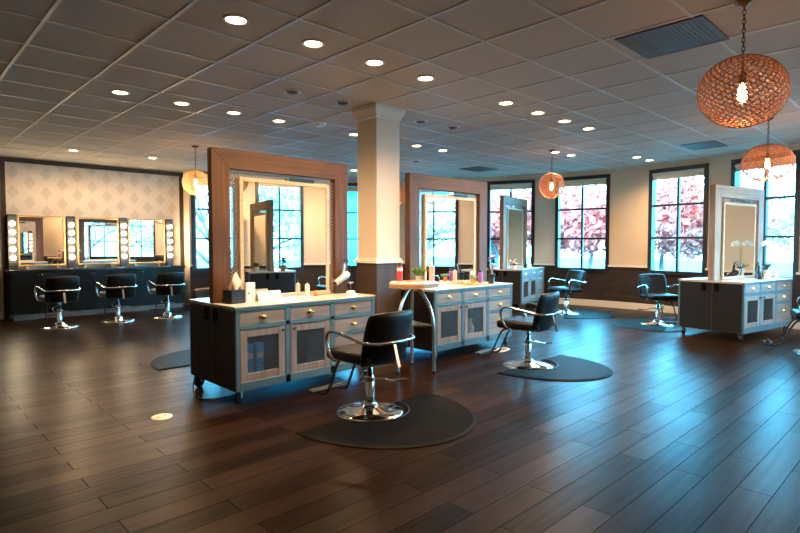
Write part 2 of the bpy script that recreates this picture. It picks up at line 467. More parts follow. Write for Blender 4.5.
# column
PX0, PX1, PY0, PY1 = 3.965, 4.315, 4.47, 4.80
c = MB(); c.box(PX0, PX1, PY0, PY1, 1.10, HC)
col = tag(c.build('wall_column', M_colm, bevel=.004), kind='structure')
c = MB(); c.box(PX0-.012, PX1+.012, PY0-.012, PY1+.012, .0, 1.10); c.build('timber_wrap', M_wrap, col)
c = MB(); c.box(PX0-.028, PX1+.028, PY0-.028, PY1+.028, 1.085, 1.115); c.box(PX0-.016, PX1+.016, PY0-.016, PY1+.016, 1.115, 1.14); c.build('cap_moulding', M_white, col, .004)
c = MB(); c.box(PX0-.022, PX1+.022, PY0-.022, PY1+.022, .0, .11); c.build('baseboard', M_white, col, .004)
c = MB()
vs = []
for e, z in ((.0, 2.68), (.012, 2.695), (.012, 2.715), (.03, 2.745), (.05, 2.78), (.05, HC)):
    vs.append([(PX0-e, PY0-e, z), (PX1+e, PY0-e, z), (PX1+e, PY1+e, z), (PX0-e, PY1+e, z)])
for i in range(len(vs)-1):
    c.add(vs[i]+vs[i+1], [(k, (k+1) % 4, 4+(k+1) % 4, 4+k) for k in range(4)])
c.build('crown_moulding', M_white, col)

# ------------------------------------------------------------------ outdoors
g = MB(); g.box(-30, 60, -40, 60, -.5, -.35); tag(g.build('ground', mat('dark pavement', (.07, .075, .08), .8, noise=.15, nscale=.6)), kind='structure')  # pavement colour kept dark so less blue bounces onto the ceiling
M_bark = mat('grey brown bark', (.16, .12, .11), .8, noise=.3, nscale=20)
M_blos = [mat('pink blossom', (.84, .14, .11), .7, noise=.3, nscale=3), mat('pale blossom', (.86, .24, .20), .7, noise=.3, nscale=3), mat('pale spring leaf', (.55, .62, .42), .7, noise=.4, nscale=3)]
def tree(label, x, y, h, spread, fm, count, size=.11, seed=0, group='trees outside the windows', z0=-.35, low=.25):
    rd = random.Random(seed); root = thing('blossom_tree' if fm is not M_blos[2] else 'leafy_tree', label, 'tree', (x, y, z0), rd.uniform(0, 6), group)
    b = MB(); tips = []
    def grow(p, d, L, r, lev):
        q = p; pts = [p]
        for k in range(3):
            d = (d+Vector((rd.uniform(-.25, .25), rd.uniform(-.25, .25), rd.uniform(-.08, .14)))).normalized(); q = q+d*L/3; pts.append(q)
        b.tube(pts, [r, r*.85, r*.72, r*.58], 6 if lev < 2 else 4, caps=False)
        tips.extend(pts[1:] if lev > 1 else pts[3:])
        if lev >= 4: return
        for k in range(3 if lev else 5):
            a = rd.uniform(0, 2*PI); e = rd.uniform(.35, .95) if lev else rd.uniform(.6, 1.2)
            side = Vector((math.cos(a), math.sin(a), 0)); nd = (d*math.cos(e)+side*math.sin(e)).normalized()
            grow(pts[rd.choice((2, 3))], nd, L*rd.uniform(.6, .85), r*.56, lev+1)
    grow(Vector((0, 0, 0)), Vector((0, 0, 1)), h*low, .045+h*.012, 0)
    k = spread
    b.build('trunk', M_bark, root)
    if count:
        f = MB()
        for i in range(count):
            t = rd.choice(tips); p = t+Vector((rd.gauss(0, .16), rd.gauss(0, .16), rd.gauss(0, .14)))*k
            u = Vector((rd.gauss(0, 1), rd.gauss(0, 1), rd.gauss(0, 1))).normalized(); v = u.orthogonal().normalized(); s = size*rd.uniform(.5, 1.2)
            w_ = u.cross(v)
            f.add([p-u*s, p+v*s*.6+w_*s*.12, p+u*s, p-v*s*.6+w_*s*.12], [(0, 1, 2, 3)])
        tag(f.build('blossom' if fm is not M_blos[2] else 'foliage', fm, root, fixn=False), kind='stuff')
    return root
def op(a, r): return (CX+r*math.cos(math.radians(a)), CY+r*math.sin(math.radians(a)))
for ang_, rr_, h_, fm_, sd_, lb_ in (
    (33, 23.5, 7.2, 0, 3, 'pink blossom tree seen through the window behind the far station'),
    (27, 24.5, 7.4, 0, 5, 'pink blossom tree seen between the two blossom windows behind the far station'),
    (21, 23.0, 7.2, 0, 8, 'pink blossom tree seen through the window left of the bare cream wall'),
    (13.5, 25.0, 7.4, 1, 9, 'pale pink blossom tree at the left of the window right of the bare cream wall'),
    (8.5, 23.5, 7.2, 1, 12, 'pale pink blossom tree at the right of the window right of the bare cream wall')):
    tree(lb_, *op(ang_, rr_), h_, 2.6, M_blos[fm_], 5200, size=.21, seed=sd_, low=.24)
tree('pale green tree outside the rightmost window', *op(1, 28.0), 7.0, 2.2, M_blos[2], 1500, size=.16, seed=11, low=.2)
tree('bare branching tree outside the window by the vanity wall', *op(76.5, 10.0), 6.5, 1.2, M_bark, 0, seed=14)
tree('pale green tree reflected in the large front mirror', *op(-68, 13.0), 6.5, 1.6, M_blos[2], 2500, seed=17)
tree('pale green tree reflected in the mirror right of the column', *op(-45, 13.5), 6.5, 1.6, M_blos[2], 1600, seed=19)
# blue building across the street
bx, by = op(52, 19)
bl = thing('building', 'bright blue building seen through the window left of the column', 'building', (bx, by, -.35), math.radians(52+90))
f = MB(); f.box(-4, 4, -2, 2, 0, 3.9); f.build('wall', mat('blue render', (.03, .42, .62), .6, noise=.1, nscale=2), bl)
f = MB(); f.box(-4.2, 4.2, -2.2, 2.2, 3.9, 4.3); f.build('roof_edge', mat('pale parapet', (.6, .62, .62), .6), bl)
for i in range(4):
    f = MB(); f.box(-3.3+1.8*i, -2.2+1.8*i, 2.0, 2.04, 1.0, 2.4); f.build('window', mat('pale blue glass', (.25, .55, .65), .15), bl)

# ------------------------------------------------------------------ styling stations
W, D, ZB, ZT = 1.47, .88, .115, .80
FY0, FY1 = .39, .47                    # the timber frame stands in the middle of the station
def station(label, loc, rz, tz, tx, fh=2.11):
    root = thing('styling_station', label, 'styling station', loc, rz, 'double sided styling stations on casters')
    # carcass: end panels, floor, rails and stiles that leave drawer and door openings
    b = MB()
    for y0, y1, yb in ((0, .03, .36), (D-.03, D, D-.36)):
        for x0, x1 in ((0, .035), (.455, .505), (.93, .98), (1.43, W)): b.box(x0, x1, y0, y1, ZB, ZT-.03)
        for z0, z1 in ((ZB, .185), (.61, .65), (.755, ZT-.03)): b.box(.035, 1.43, y0, y1, z0, z1)
        b.box(.98, 1.43, y0, y1, .45, .485)
    b.box(.02, W-.02, .03, D-.03, ZB, .13)
    b.build('carcass', M_body, root, .003, 1)
    for k, (x0, x1) in enumerate(((-.004, .02), (W-.02, W+.004))):
        s = MB(); s.box(x0, x1, .03, D-.03, ZB, ZT-.03); s.build('end_panel', M_side, root)
    s = MB(); s.box(.02, W-.02, .38, .50, .13, ZT-.03); s.box(.93, .95, .03, D-.03, .13, ZT-.03); s.build('divider', M_inner, root)
    s = MB(); s.box(-.006, W+.006, -.003, FY0, ZT-.012, ZT); s.box(-.006, W+.006, FY1, D+.003, ZT-.012, ZT); s.box(.0, W, .02, D-.02, ZT-.03, ZT-.012)
    s.box(.0, W, FY0, FY1, ZT-.03, ZT-.002)
    s.build('countertop', M_top, root, .004)
    for ya, yb in ((-.002, .02), (D-.02, D+.002)):
        e = MB(); e.box(-.004, W+.004, ya, yb, ZT-.030, ZT-.012); e.build('counter_edge', M_body, root)
    for side in (0, 1):
        def place(mb):
            if side: mb.rot(Matrix.Translation((W, D, 0)) @ Matrix.Rotation(PI, 4, 'Z'))
            return mb
        def off(x, y, z): return (W-x, D-y, z) if side else (x, y, z)
        drs = [(.035, .455, .65, .755), (.505, .93, .65, .755), (.98, 1.43, .65, .755), (.98, 1.43, .485, .61), (.98, 1.43, .185, .45)]
        for x0, x1, z0, z1 in drs:
            m = MB(); m.box(x0+.003, x1-.003, .004, .024, z0+.003, z1-.003)
            d = place(m).build('drawer', M_reclaim, root, .002, 1)
            h = MB(); xc, zc = (x0+x1)/2, (z0+z1)/2 if z1-z0 < .2 else z1-.10
            # cup pull: half dome with a flat back plate
            pts = []
            for i in range(7):
                a = PI*i/6
                for j in range(4):
                    r = .5*PI*j/3
                    pts.append((xc-.034*math.cos(a)*math.cos(r), .004-.022*math.sin(r)-.002, zc+.022*math.sin(a)*math.cos(r)))
            fs = [(i*4+j, (i+1)*4+j, (i+1)*4+j+1, i*4+j+1) for i in range(6) for j in range(3)]
            h.add(pts, fs, True); h.box(xc-.04, xc+.04, .001, .005, zc-.008, zc+.003); h.box(xc-.009, xc+.009, -.012, .004, zc-.018, zc)
            place(h).build('handle', M_brass, d)
        for x0, x1, kx in ((.035, .455, .425), (.505, .93, .535)):
            z0, z1 = .185, .61; t = .062; xa, xb, za, zb = x0+.003, x1-.003, z0+.003, z1-.003
            m = MB(); m.box(xa, xa+t, .002, .024, za, zb); m.box(xb-t, xb, .002, .024, za, zb)
            m.box(xa+t, xb-t, .004, .022, za, za+t); m.box(xa+t, xb-t, .004, .022, zb-t, zb)
            d = place(m).build('door', M_reclaimz, root, .002, 1)
            wv = MB(); p, q, u, v = xa+t, xb-t, za+t, zb-t; sp_ = .017; hw = .0011
            # diamond mesh: two families of slanted wires clipped to the opening
            for sg in (1, -1):
                k = -(v-u)*.62
                c0 = p-(v-u) if sg > 0 else p
                n_ = int(((q-p)+(v-u))/sp_)
                for i in range(n_+1):
                    s0 = c0+i*sp_
                    pts2 = []
                    # line x = s0 + sg*(z-u)   (45 degrees)
                    ta = max(0, (p-s0) if sg > 0 else (s0-q)); tb = min(v-u, (q-s0) if sg > 0 else (s0-p))
                    if tb-ta > .004:
                        A = Vector((s0+sg*ta, .013+.001*sg, u+ta)); B = Vector((s0+sg*tb, .013+.001*sg, u+tb))
                        wv.obox((A+B)/2, (B-A)/2, Vector((0, .0012, 0)), Vector((-sg, 0, 1)).normalized()*hw)
            place(wv).build('mesh_panel', M_wire, d)
            kb = MB(); kb.lathe([(.006, 0), (.006, .012), (.013, .016), (.013, .024), (.006, .028)], (0, 0, 0), 10)
            kb.rot(Matrix.Translation((kx, .002, .575)) @ Matrix.Rotation(PI/2, 4, 'X'))
            place(kb).build('knob', M_plastic, d)
    # timber frame, mitred
    bw = .165; x0, x1 = 0.0, 1.45
    def slab(poly, name, mt):
        m = MB(); k = len(poly)
        m.add([(x, y, z) for y in (FY0, FY1) for x, z in poly], [tuple(range(k)), tuple(range(2*k-1, k-1, -1))]+[(i, (i+1) % k, k+(i+1) % k, k+i) for i in range(k)])
        m.build(name, mt, root, .003, 1)
    slab([(x0, ZT), (x0+bw, ZT), (x0+bw, fh-bw), (x0, fh)], 'timber_post', tz)
    slab([(x1-bw, ZT), (x1, ZT), (x1, fh), (x1-bw, fh-bw)], 'timber_post', tz)
    slab([(x0, fh), (x0+bw, fh-bw), (x1-bw, fh-bw), (x1, fh)], 'timber_header', tx)
    s = MB(); s.box(-.010, -.004, FY0+.01, FY0+.022, ZB+.01, ZT-.04); s.build('timber_strip', M_wrap, root)
    # wire lattice that fills the timber frame
    wv = MB(); p, q, u, v = x0+bw, x1-bw, ZT, fh-bw; sp_ = .034
    for sg in (1, -1):
        c0 = p-(v-u) if sg > 0 else p
        for i in range(int(((q-p)+(v-u))/sp_)+1):
            s0 = c0+i*sp_
            ta = max(0, (p-s0) if sg > 0 else (s0-q)); tb = min(v-u, (q-s0) if sg > 0 else (s0-p))
            if tb-ta > .004:
                yy = (FY0+FY1)/2+.001*sg
                A = Vector((s0+sg*ta, yy, u+ta)); B = Vector((s0+sg*tb, yy, u+tb))
                wv.obox((A+B)/2, (B-A)/2, Vector((0, .0012, 0)), Vector((-sg, 0, 1)).normalized()*.003)
    wv.build('lattice', M_lat, root)
    # two framed mirrors back to back
    for side in (0, 1):
        mx0, mx1, mz0, mz1 = .255, 1.215, .805, fh-.225; t = .035
        ya, yb = (FY0+.005, FY0+.033) if not side else (FY1-.033, FY1-.005)
        m = MB(); m.box(mx0+t*.5, mx1-t*.5, ya+.008, yb-.008, mz0+t*.5, mz1-t*.5); mir = m.build('mirror', M_mirror, root)
        m = MB(); m.box(mx0, mx0+t, ya, yb, mz0, mz1); m.box(mx1-t, mx1, ya, yb, mz0, mz1)
        m.box(mx0+t, mx1-t, ya, yb, mz0, mz0+t); m.box(mx0+t, mx1-t, ya, yb, mz1-t, mz1)
        m.build('mirror_frame', M_maple, mir, .003, 1)
        m = MB(); ym = ya-.006 if not side else yb+.002
        m.box(mx0+.50, mx0+.78, ym, ym+.004, mz1+.002, mz1+.03); m.build('lamp_bar', M_plastic, mir)
    for x_ in (0, 1):
        for y_ in (FY0-.075, FY1+.02):
            o = MB()
            xa, xb = (-.010, -.004) if x_ == 0 else (W+.004, W+.010)
            o.box(xa, xb, y_, y_+.06, .655, .765)
            xc = xa-.002 if x_ == 0 else xb-.001
            o.box(xc, xc+.003, y_+.018, y_+.042, .67, .70); o.box(xc, xc+.003, y_+.018, y_+.042, .72, .75)
            o.build('outlet', M_matte, root, .001, 1)
    for x_ in (.055, W-.055):
        for y_ in (.06, D-.06):
            f = MB(); f.box(x_-.03, x_+.03, y_-.03, y_+.03, .107, .115)
            for s_ in (-1, 1): f.obox((x_-s_*.026*math.sin(.35), y_+s_*.026*math.cos(.35), .082), (.013*math.cos(.35), .020*math.sin(.35), 0), (-.002*math.sin(.35), .002*math.cos(.35), 0), (0, .0, .028))
            f.tube([(x_+.028*math.sin(.35), y_-.028*math.cos(.35), .0535), (x_-.028*math.sin(.35), y_+.028*math.cos(.35), .0535)], .007, 8)
            cs = f.build('caster', M_steel, root)
            wl = MB(); pr = [(.012, -.020), (.046, -.020), (.053, -.012), (.053, .012), (.046, .020), (.012, .020)]
            wl.lathe(pr, (0, 0, 0), 20); wl.rot(Matrix.Translation((x_, y_, .0535)) @ Matrix.Rotation(.35, 4, 'Z') @ Matrix.Rotation(PI/2, 4, 'X')); wl.build('wheel', M_rubber, cs)
    return root
S1 = (2.04, 3.985, 0); S2 = (4.385, 3.985, 0); R3 = math.radians(14.5); S3 = (9.08, 5.96, 0); R4 = math.radians(-10); S4 = (8.16, 1.96, 0)
R5 = math.radians(-75); 
station('slate grey styling station with honey timber mirror frame, nearest the camera, left of the column', S1, 0, M_tz, M_tx)
station('slate grey styling station with honey timber mirror frame just right of the column', S2, math.radians(0), M_tz, M_tx)
station('far styling station standing end on against the curved brick wall by the blossom window', S3, R3, M_lz, M_lx, 2.27)
station('styling station with weathered grey timber frame at the right before the rightmost window', S4, R4, M_gz, M_gx)
station('styling station seen only reflected in the large front mirror', (4.80, -.10, 0), R5, M_gz, M_gx)
def at(S, R, x, y, z=ZT):
    return (S[0]+x*math.cos(R)-y*math.sin(R), S[1]+x*math.sin(R)+y*math.cos(R), z)

# ------------------------------------------------------------------ chairs
def make_chair(label):
    r = thing('salon_chair', label, 'salon chair', group='black hydraulic salon chairs')
    b = MB(); b.lathe([(.262, 0), (.262, .010), (.25, .018), (.17, .036), (.09, .052), (.06, .062), (.052, .08)], n=40); b.build('base', M_chrome, r)
    b = MB(); b.lathe([(.037, .055), (.037, .27), (.032, .275), (.03, .28), (.03, .29), (.021, .292), (.021, .40)], n=20)
    b.lathe([(.044, .245), (.044, .275)], n=20); b.build('column', M_chrome, r)
    b = MB(); b.tube(smooth_path([(.03, -.02, .26), (.09, -.05, .255), (.15, -.09, .235), (.22, -.12, .23)]), .008, 8); lv = b.build('pump_lever', M_chrome, r)
    b = MB(); b.obox((.235, -.127, .232), (.035, -.016, 0), (.008, .018, 0), (0, 0, .007)); b.build('pedal', M_rubber, lv, .003, 1)
    b = MB(); b.tube(smooth_path([(-.03, 0, .33), (-.06, .0, .33), (-.09, 0, .30), (-.085, 0, .26), (-.05, 0, .25)]), .006, 8); b.build('brake_loop', M_chrome, r)
    b = MB(); b.box(-.12, .12, -.14, .14, .392, .41); b.build('swivel_plate', M_plastic, r, .004)
    # seat cushion
    b = MB(); b.box(-.225, .225, -.20, .27, .41, .50)
    b.build('seat', M_vinyl, r, .035, 4)
    # curved back: wraps slightly round the sitter, leaning back
    b = MB(); nx, nz = 10, 6; front = []; back = []
    for j in range(nz+1):
        t = j/nz; z = .395+.405*t
        hw = .225+.012*math.sin(PI*t)
        for i in range(nx+1):
            u = -1+2*i/nx; lean = -.19-.10*t
            edge = 1-.35*abs(u)**6
            th = .036*(1-.4*abs(2*t-1)**4)*edge
            yc = lean+.055*u*u
            zz = z+ (.012*(1-u*u) if j == nz else 0)
            front.append((u*hw, yc+th, zz)); back.append((u*hw, yc-th, zz))
    vs = front+back; o = len(front); fs = []
    w_ = nx+1
    for j in range(nz):
        for i in range(nx):
            a = j*w_+i; fs += [(a, a+1, a+w_+1, a+w_), (o+a, o+a+w_, o+a+w_+1, o+a+1)]
    for i in range(nx): fs += [(i, o+i, o+i+1, i+1), (nz*w_+i, nz*w_+i+1, o+nz*w_+i+1, o+nz*w_+i)]
    for j in range(nz): fs += [(j*w_, (j+1)*w_, o+(j+1)*w_, o+j*w_), (j*w_+nx, o+j*w_+nx, o+(j+1)*w_+nx, (j+1)*w_+nx)]
    b.add(vs, fs); b.build('backrest', M_vinyl, r, subsurf=1)
    # chrome arms, each a loop from the seat side over and back to the rear bar
    for s in (-1, 1):
        b = MB(); b.tube(smooth_path([(s*.20, .10, .425), (s*.255, .12, .43), (s*.272, .165, .50), (s*.275, .185, .58), (s*.272, .165, .632), (s*.268, .10, .645), (s*.258, -.04, .622), (s*.248, -.17, .595), (s*.215, -.262, .59), (s*.12, -.305, .59), (0, -.315, .59)], 4), .0125, 10)
        b.build('armrest', M_chrome, r)
    b = MB(); b.obox((0, -.285, .50), (.014, 0, 0), (0, .005, 0), (0, .03, .10)); b.obox((0, -.20, .405), (.014, 0, 0), (0, .075, -.012), (0, .0, .004)); b.build('back_bracket', M_chrome, r)
    # footrest: two struts and a bar
    b = MB()
    for s in (-1, 1): b.tube(smooth_path([(s*.10, .16, .40), (s*.10, .26, .36), (s*.10, .36, .16), (s*.11, .42, .085), (s*.11, .56, .08)]), .011, 8)
    b.tube([(-.11, .365, .155), (.11, .365, .155)], .009, 8); ft = b.build('footrest', M_plastic, r)
    b = MB(); b.tube([(-.19, .49, .098), (.19, .49, .098)], .015, 10); b.tube([(-.17, .55, .096), (.17, .55, .096)], .012, 10); b.build('foot_bar', M_rubber, ft)
    return r
chair0 = make_chair('black salon chair with chrome arms on a half round mat, nearest the camera')
def place_chair(x, y, facing, label, first=[True]):
    rz = math.radians(facing-90)
    if first[0]:
        first[0] = False; chair0.location = (x, y, 0); chair0.rotation_euler = (0, 0, rz); chair0['label'] = label; return chair0
    return dup(chair0, (x, y, 0), rz, label)
def make_mat(x, y, facing, label, rx=.72, ry=.80, ox=0):
    """half round mat whose straight edge passes under the chair, notched for the chair base"""
    rz = math.radians(facing-90); nr = .275
    pts = []
    for i in range(37):
        a = PI+PI*i/36; pts.append((rx*math.cos(a)+ox, -.04+ry*math.sin(a)))
    pts += [(rx+ox, .04), (nr+.001, .04)]
    for i in range(1, 20):
        a = -PI*i/20; pts.append((nr*math.cos(a), .03+nr*math.sin(a)))
    pts += [(-nr-.001, .04), (-rx+ox, .04)]
    o = thing('floor_mat', label, 'floor mat', (x, y, 0), rz, 'half round anti fatigue mats')
    b = MB(); b.prism(pts, 0.0005, .014, .028, .008); b.build('pad', M_mat, o)
    ring = MB(); rp = [((nr+.03)*math.cos(-PI*i/24), .03+(nr+.03)*math.sin(-PI*i/24), .014) for i in range(25)]
    ring.tube(rp, .006, 6); ring.build('raised_ring', M_mated, o)
    return o
place_chair(2.72, 3.15, 92, 'black salon chair with chrome arms nearest the camera, before the large left station')
place_chair(4.97, 3.18, 98, 'black salon chair with chrome arms before the station right of the column')
place_chair(9.25, 5.10, 160, 'black salon chair by the curved brick wall below the blossom window')
place_chair(9.06, 3.38, 228, 'black salon chair by the window behind the weathered grey station')
place_chair(8.03, 1.14, 108, 'black salon chair cut off by the right edge of the photo')
place_chair(2.05, 9.79, 92, 'black salon chair facing the vanity, leftmost of its row of three')
place_chair(2.92, 9.87, 90, 'black salon chair facing the vanity, middle of its row of three')
place_chair(3.72, 9.82, 84, 'black salon chair facing the vanity, rightmost of its row of three')
place_chair(2.77, 5.72, -90, 'black salon chair hidden behind the large left station, on the rear mat')
place_chair(6.45, .22, 190, 'black salon chair seen only in the large front mirror, at lower right')
make_mat(2.74, 3.14, 93, 'black half round mat under the chair nearest the camera', .70, .80)
make_mat(5.03, 3.18, 91, 'black half round mat under the chair right of the column', .64, .78, .06)
make_mat(9.25, 5.10, 118, 'dark half round mat under the chair by the curved brick wall')
make_mat(9.02, 3.22, -80, 'dark half round mat under the chair behind the weathered grey station')
make_mat(8.03, 1.14, 108, 'dark half round mat under the chair at the right edge')
make_mat(2.77, 5.72, -90, 'black half round mat peeking out behind the large left station')

# ------------------------------------------------------------------ vanity along the papered wall
VF = 11.05
va = thing('vanity_cabinet', 'long black vanity cabinet below the wallpapered wall', 'cabinet', (1.62, VF, 0))
L_ = 2.92
b = MB(); b.box(0, L_, .02, VY-VF-.03, .10, .82); b.build('carcass', M_vanity, va)
b = MB(); b.box(-.03, L_+.02, -.02, VY-VF-.03, .82, .86); b.build('countertop', M_vtop, va, .004)
b = MB(); b.box(.03, L_-.02, .05, .07, .0, .10); b.build('toe_board', M_toe, va)
for k in range(7):
    xa = .0+k*L_/7; m = MB(); m.box(xa+.004, xa+L_/7-.004, 0, .02, .12, .80); d = m.build('door', M_vanity, va, .003, 1)
    kx = xa+(.03 if k % 2 else L_/7-.03)
    m = MB(); m.ball((kx, -.012, .765), .011, 10); m.tube([(kx, 0, .765), (kx, -.012, .765)], .004, 6); m.build('knob', M_chrome, d)
for k, (xa, xb) in enumerate(((1.785, 2.515), (2.70, 3.42), (3.585, 4.30))):
    nm = ('leftmost', 'middle', 'rightmost')[k]
    mr = thing('vanity_mirror', 'gold framed mirror standing on the black vanity, %s of three' % nm, 'mirror', (xa, VY-.10, .86), 0, 'gold framed vanity mirrors')
    w_ = xb-xa; h0, h1, t = .05, .94, .03
    m = MB(); m.box(.01, w_-.01, .008, .02, h0+.01, h1-.01); m.build('glass', M_mirror, mr)
    m = MB(); m.box(0, t, 0, .03, h0, h1); m.box(w_-t, w_, 0, .03, h0, h1); m.box(t, w_-t, 0, .03, h0, h0+t); m.box(t, w_-t, 0, .03, h1-t, h1); m.build('frame', M_gold, mr, .004, 1)
    for xx in (.12, w_-.15):
        m = MB(); m.box(xx, xx+.035, -.01, .05, 0.0, h0); m.build('foot', M_gold, mr)
for k, xc in enumerate((1.712, 2.606, 3.503, 4.385)):
    lab = ('charcoal bulb post at the left end of the vanity', 'charcoal bulb post between the left and middle vanity mirrors', 'charcoal bulb post between the middle and right vanity mirrors', 'charcoal bulb post at the right end of the vanity')[k]
    p = thing('light_post', lab, 'light', (xc, VY-.12, .86), 0, 'posts of round bulbs on the vanity')
    m = MB(); m.box(-.068, .068, 0, .09, 0, .95); m.build('post', M_post, p, .004, 1)
    for j in range(5):
        z = .20+j*.148
        m = MB(); m.tube([(0, 0, z), (0, -.014, z)], .02, 12); so = m.build('socket', M_chrome, p)
        m = MB(); m.ball((0, -.042, z), .034, 14); m.build('bulb', M_bulb, so)

# ------------------------------------------------------------------ lamps
def downlight(x, y, label, lit=True, energy=88.0, first={}):
    key = lit
    if key not in first:
        r = thing('downlight', label, 'ceiling light', (x, y, HC), 0, 'recessed ceiling downlights' if lit else 'unlit recessed ceiling spots')
        m = MB(); m.lathe([(.088, 0), (.088, -.006), (.070, -.012), (.064, -.004), (.064, -.0005)], n=28); m.build('trim_ring', M_trimr, r)
        m = MB()
        if lit: m.lathe([(.0635, -.002), (.055, -.006), (.03, -.010), (.0005, -.011)], n=24); m.build('lens', M_lamp, r)
        else: m.lathe([(.0635, -.002), (.045, -.02), (.03, -.026), (.0005, -.026)], n=24); m.build('eyeball', M_vent, r)
        if lit:
            ld = bpy.data.lights.new('downlight beam', 'SPOT'); ld.energy = energy; ld.color = (1, .66, .36); ld.spot_size = math.radians(150); ld.spot_blend = 1.0; ld.shadow_soft_size = .05
            lo = bpy.data.objects.new('beam', ld); COL.objects.link(lo); lo.parent = r; lo.location = (0, 0, -.03)
        first[key] = r; return r
    return dup(first[key], (x, y, HC), 0, label)
ordn = ['leftmost', 'second from the left', 'third from the left', 'fourth from the left', 'fifth from the left', 'sixth from the left', 'seventh from the left', 'rightmost']
for i, x in enumerate((1.80, 2.43, 3.05, 3.67, 4.93, 5.56, 6.17, 6.79)):
    downlight(x, 3.46, 'lit ceiling downlight, %s in the row nearest the camera' % ordn[i])
for i, x in enumerate((1.81, 2.425, 3.03, 3.625, 4.82, 6.06, 6.67)):
    downlight(x, 5.90, 'lit ceiling downlight, %s in the second row back' % (ordn[i] if i < 6 else 'rightmost'))
downlight(2.36, 10.05, 'lit ceiling downlight above the left part of the vanity')
downlight(3.56, 9.95, 'lit ceiling downlight above the right part of the vanity')
for l_ in [o_ for o_ in bpy.data.objects if o_.type == 'LIGHT' and o_.parent and 'the vanity' in o_.parent.get('label', '')]:
    l_.data = l_.data.copy(); l_.data.energy = 48; l_.data.spot_size = math.radians(176); l_.data.spot_blend = .4
downlight(9.62, 4.0, 'lit ceiling downlight before the window, left of a close pair')
downlight(10.12, 3.98, 'lit ceiling downlight before the window, right of a close pair')
downlight(8.13, 4.72, 'lit ceiling downlight left of two behind the far round pendant')
downlight(8.60, 4.69, 'lit ceiling downlight right of two behind the far round pendant')
downlight(7.13, 8.74, 'lit ceiling downlight far back beside the left edge of the column')
for x, y, lb in ((3.04, 4.69, 'unlit ceiling spot left of the column, farther left of two'), (3.66, 4.67, 'unlit ceiling spot just left of the column crown'), (4.90, 4.70, 'unlit ceiling spot just right of the column'), (5.45, 4.65, 'unlit ceiling spot right of the column, farther right of two'), (7.18, 7.0, 'unlit ceiling spot far back right of the column')):
    downlight(x, y, lb, False)
for x, y, lb in ((5.6, -.7, 'left'), (7.0, -.3, 'middle'), (8.3, .35, 'right')):  # unseen lamps added to brighten the wall reflected in the large mirror
    downlight(x, y, 'unseen fill light added beyond the right edge of the photo, %s of three there' % lb)
for l_ in [o_ for o_ in bpy.data.objects if o_.type == 'LIGHT' and o_.parent and 'beyond the right edge' in o_.parent.get('label', '')]:
    l_.data = l_.data.copy(); l_.data.energy = 130; l_.data.spot_size = math.radians(172); l_.data.spot_blend = .5
s = thing('smoke_detector', 'white smoke detector on the ceiling left of the column', 'smoke detector', (4.07, 5.66, HC))
s.location = (4.07, 5.66, HC)
m = MB(); m.lathe([(.085, 0), (.085, -.018), (.075, -.03), (.05, -.042), (.0005, -.045)], n=24); m.build('housing', M_wplast, s)
m = MB(); m.lathe([(.066, -.0375), (.070, -.034)], n=24); m.ball((.03, 0, -.045), .005, 8); m.build('vent_ring', M_print, s)
def vent(x, y, sx, sy, rz, label):
    r = thing('ceiling_vent', label, 'vent', (x, y, HC), rz, 'dark ceiling vents')
    m = MB(); m.box(-sx, sx, -sy, sy, -.010, -.0005); m.build('backing', M_vent, r)
    m = MB()
    for a, b_, c_, d_ in ((-sx, sx, -sy, -sy+.025), (-sx, sx, sy-.025, sy), (-sx, -sx+.025, -sy+.025, sy-.025), (sx-.025, sx, -sy+.025, sy-.025)): m.box(a, b_, c_, d_, -.014, -.010)
    m.build('frame', M_vent, r)
    m = MB()
    k = -sy+.05
    while k < sy-.03: m.box(-sx+.025, sx-.025, k, k+.008, -.013, -.010); k += .03
    m.build('slat', M_vent, r)
vent(4.28, 1.535, .296, .296, 0, 'square dark grey ceiling vent panel near the large pendant')
vent(8.84, 6.85, .30, .25, 0, 'grey ceiling vent far back above the far station')
vent(9.2, 2.8, .30, .25, 0, 'grey ceiling vent above the weathered grey station')

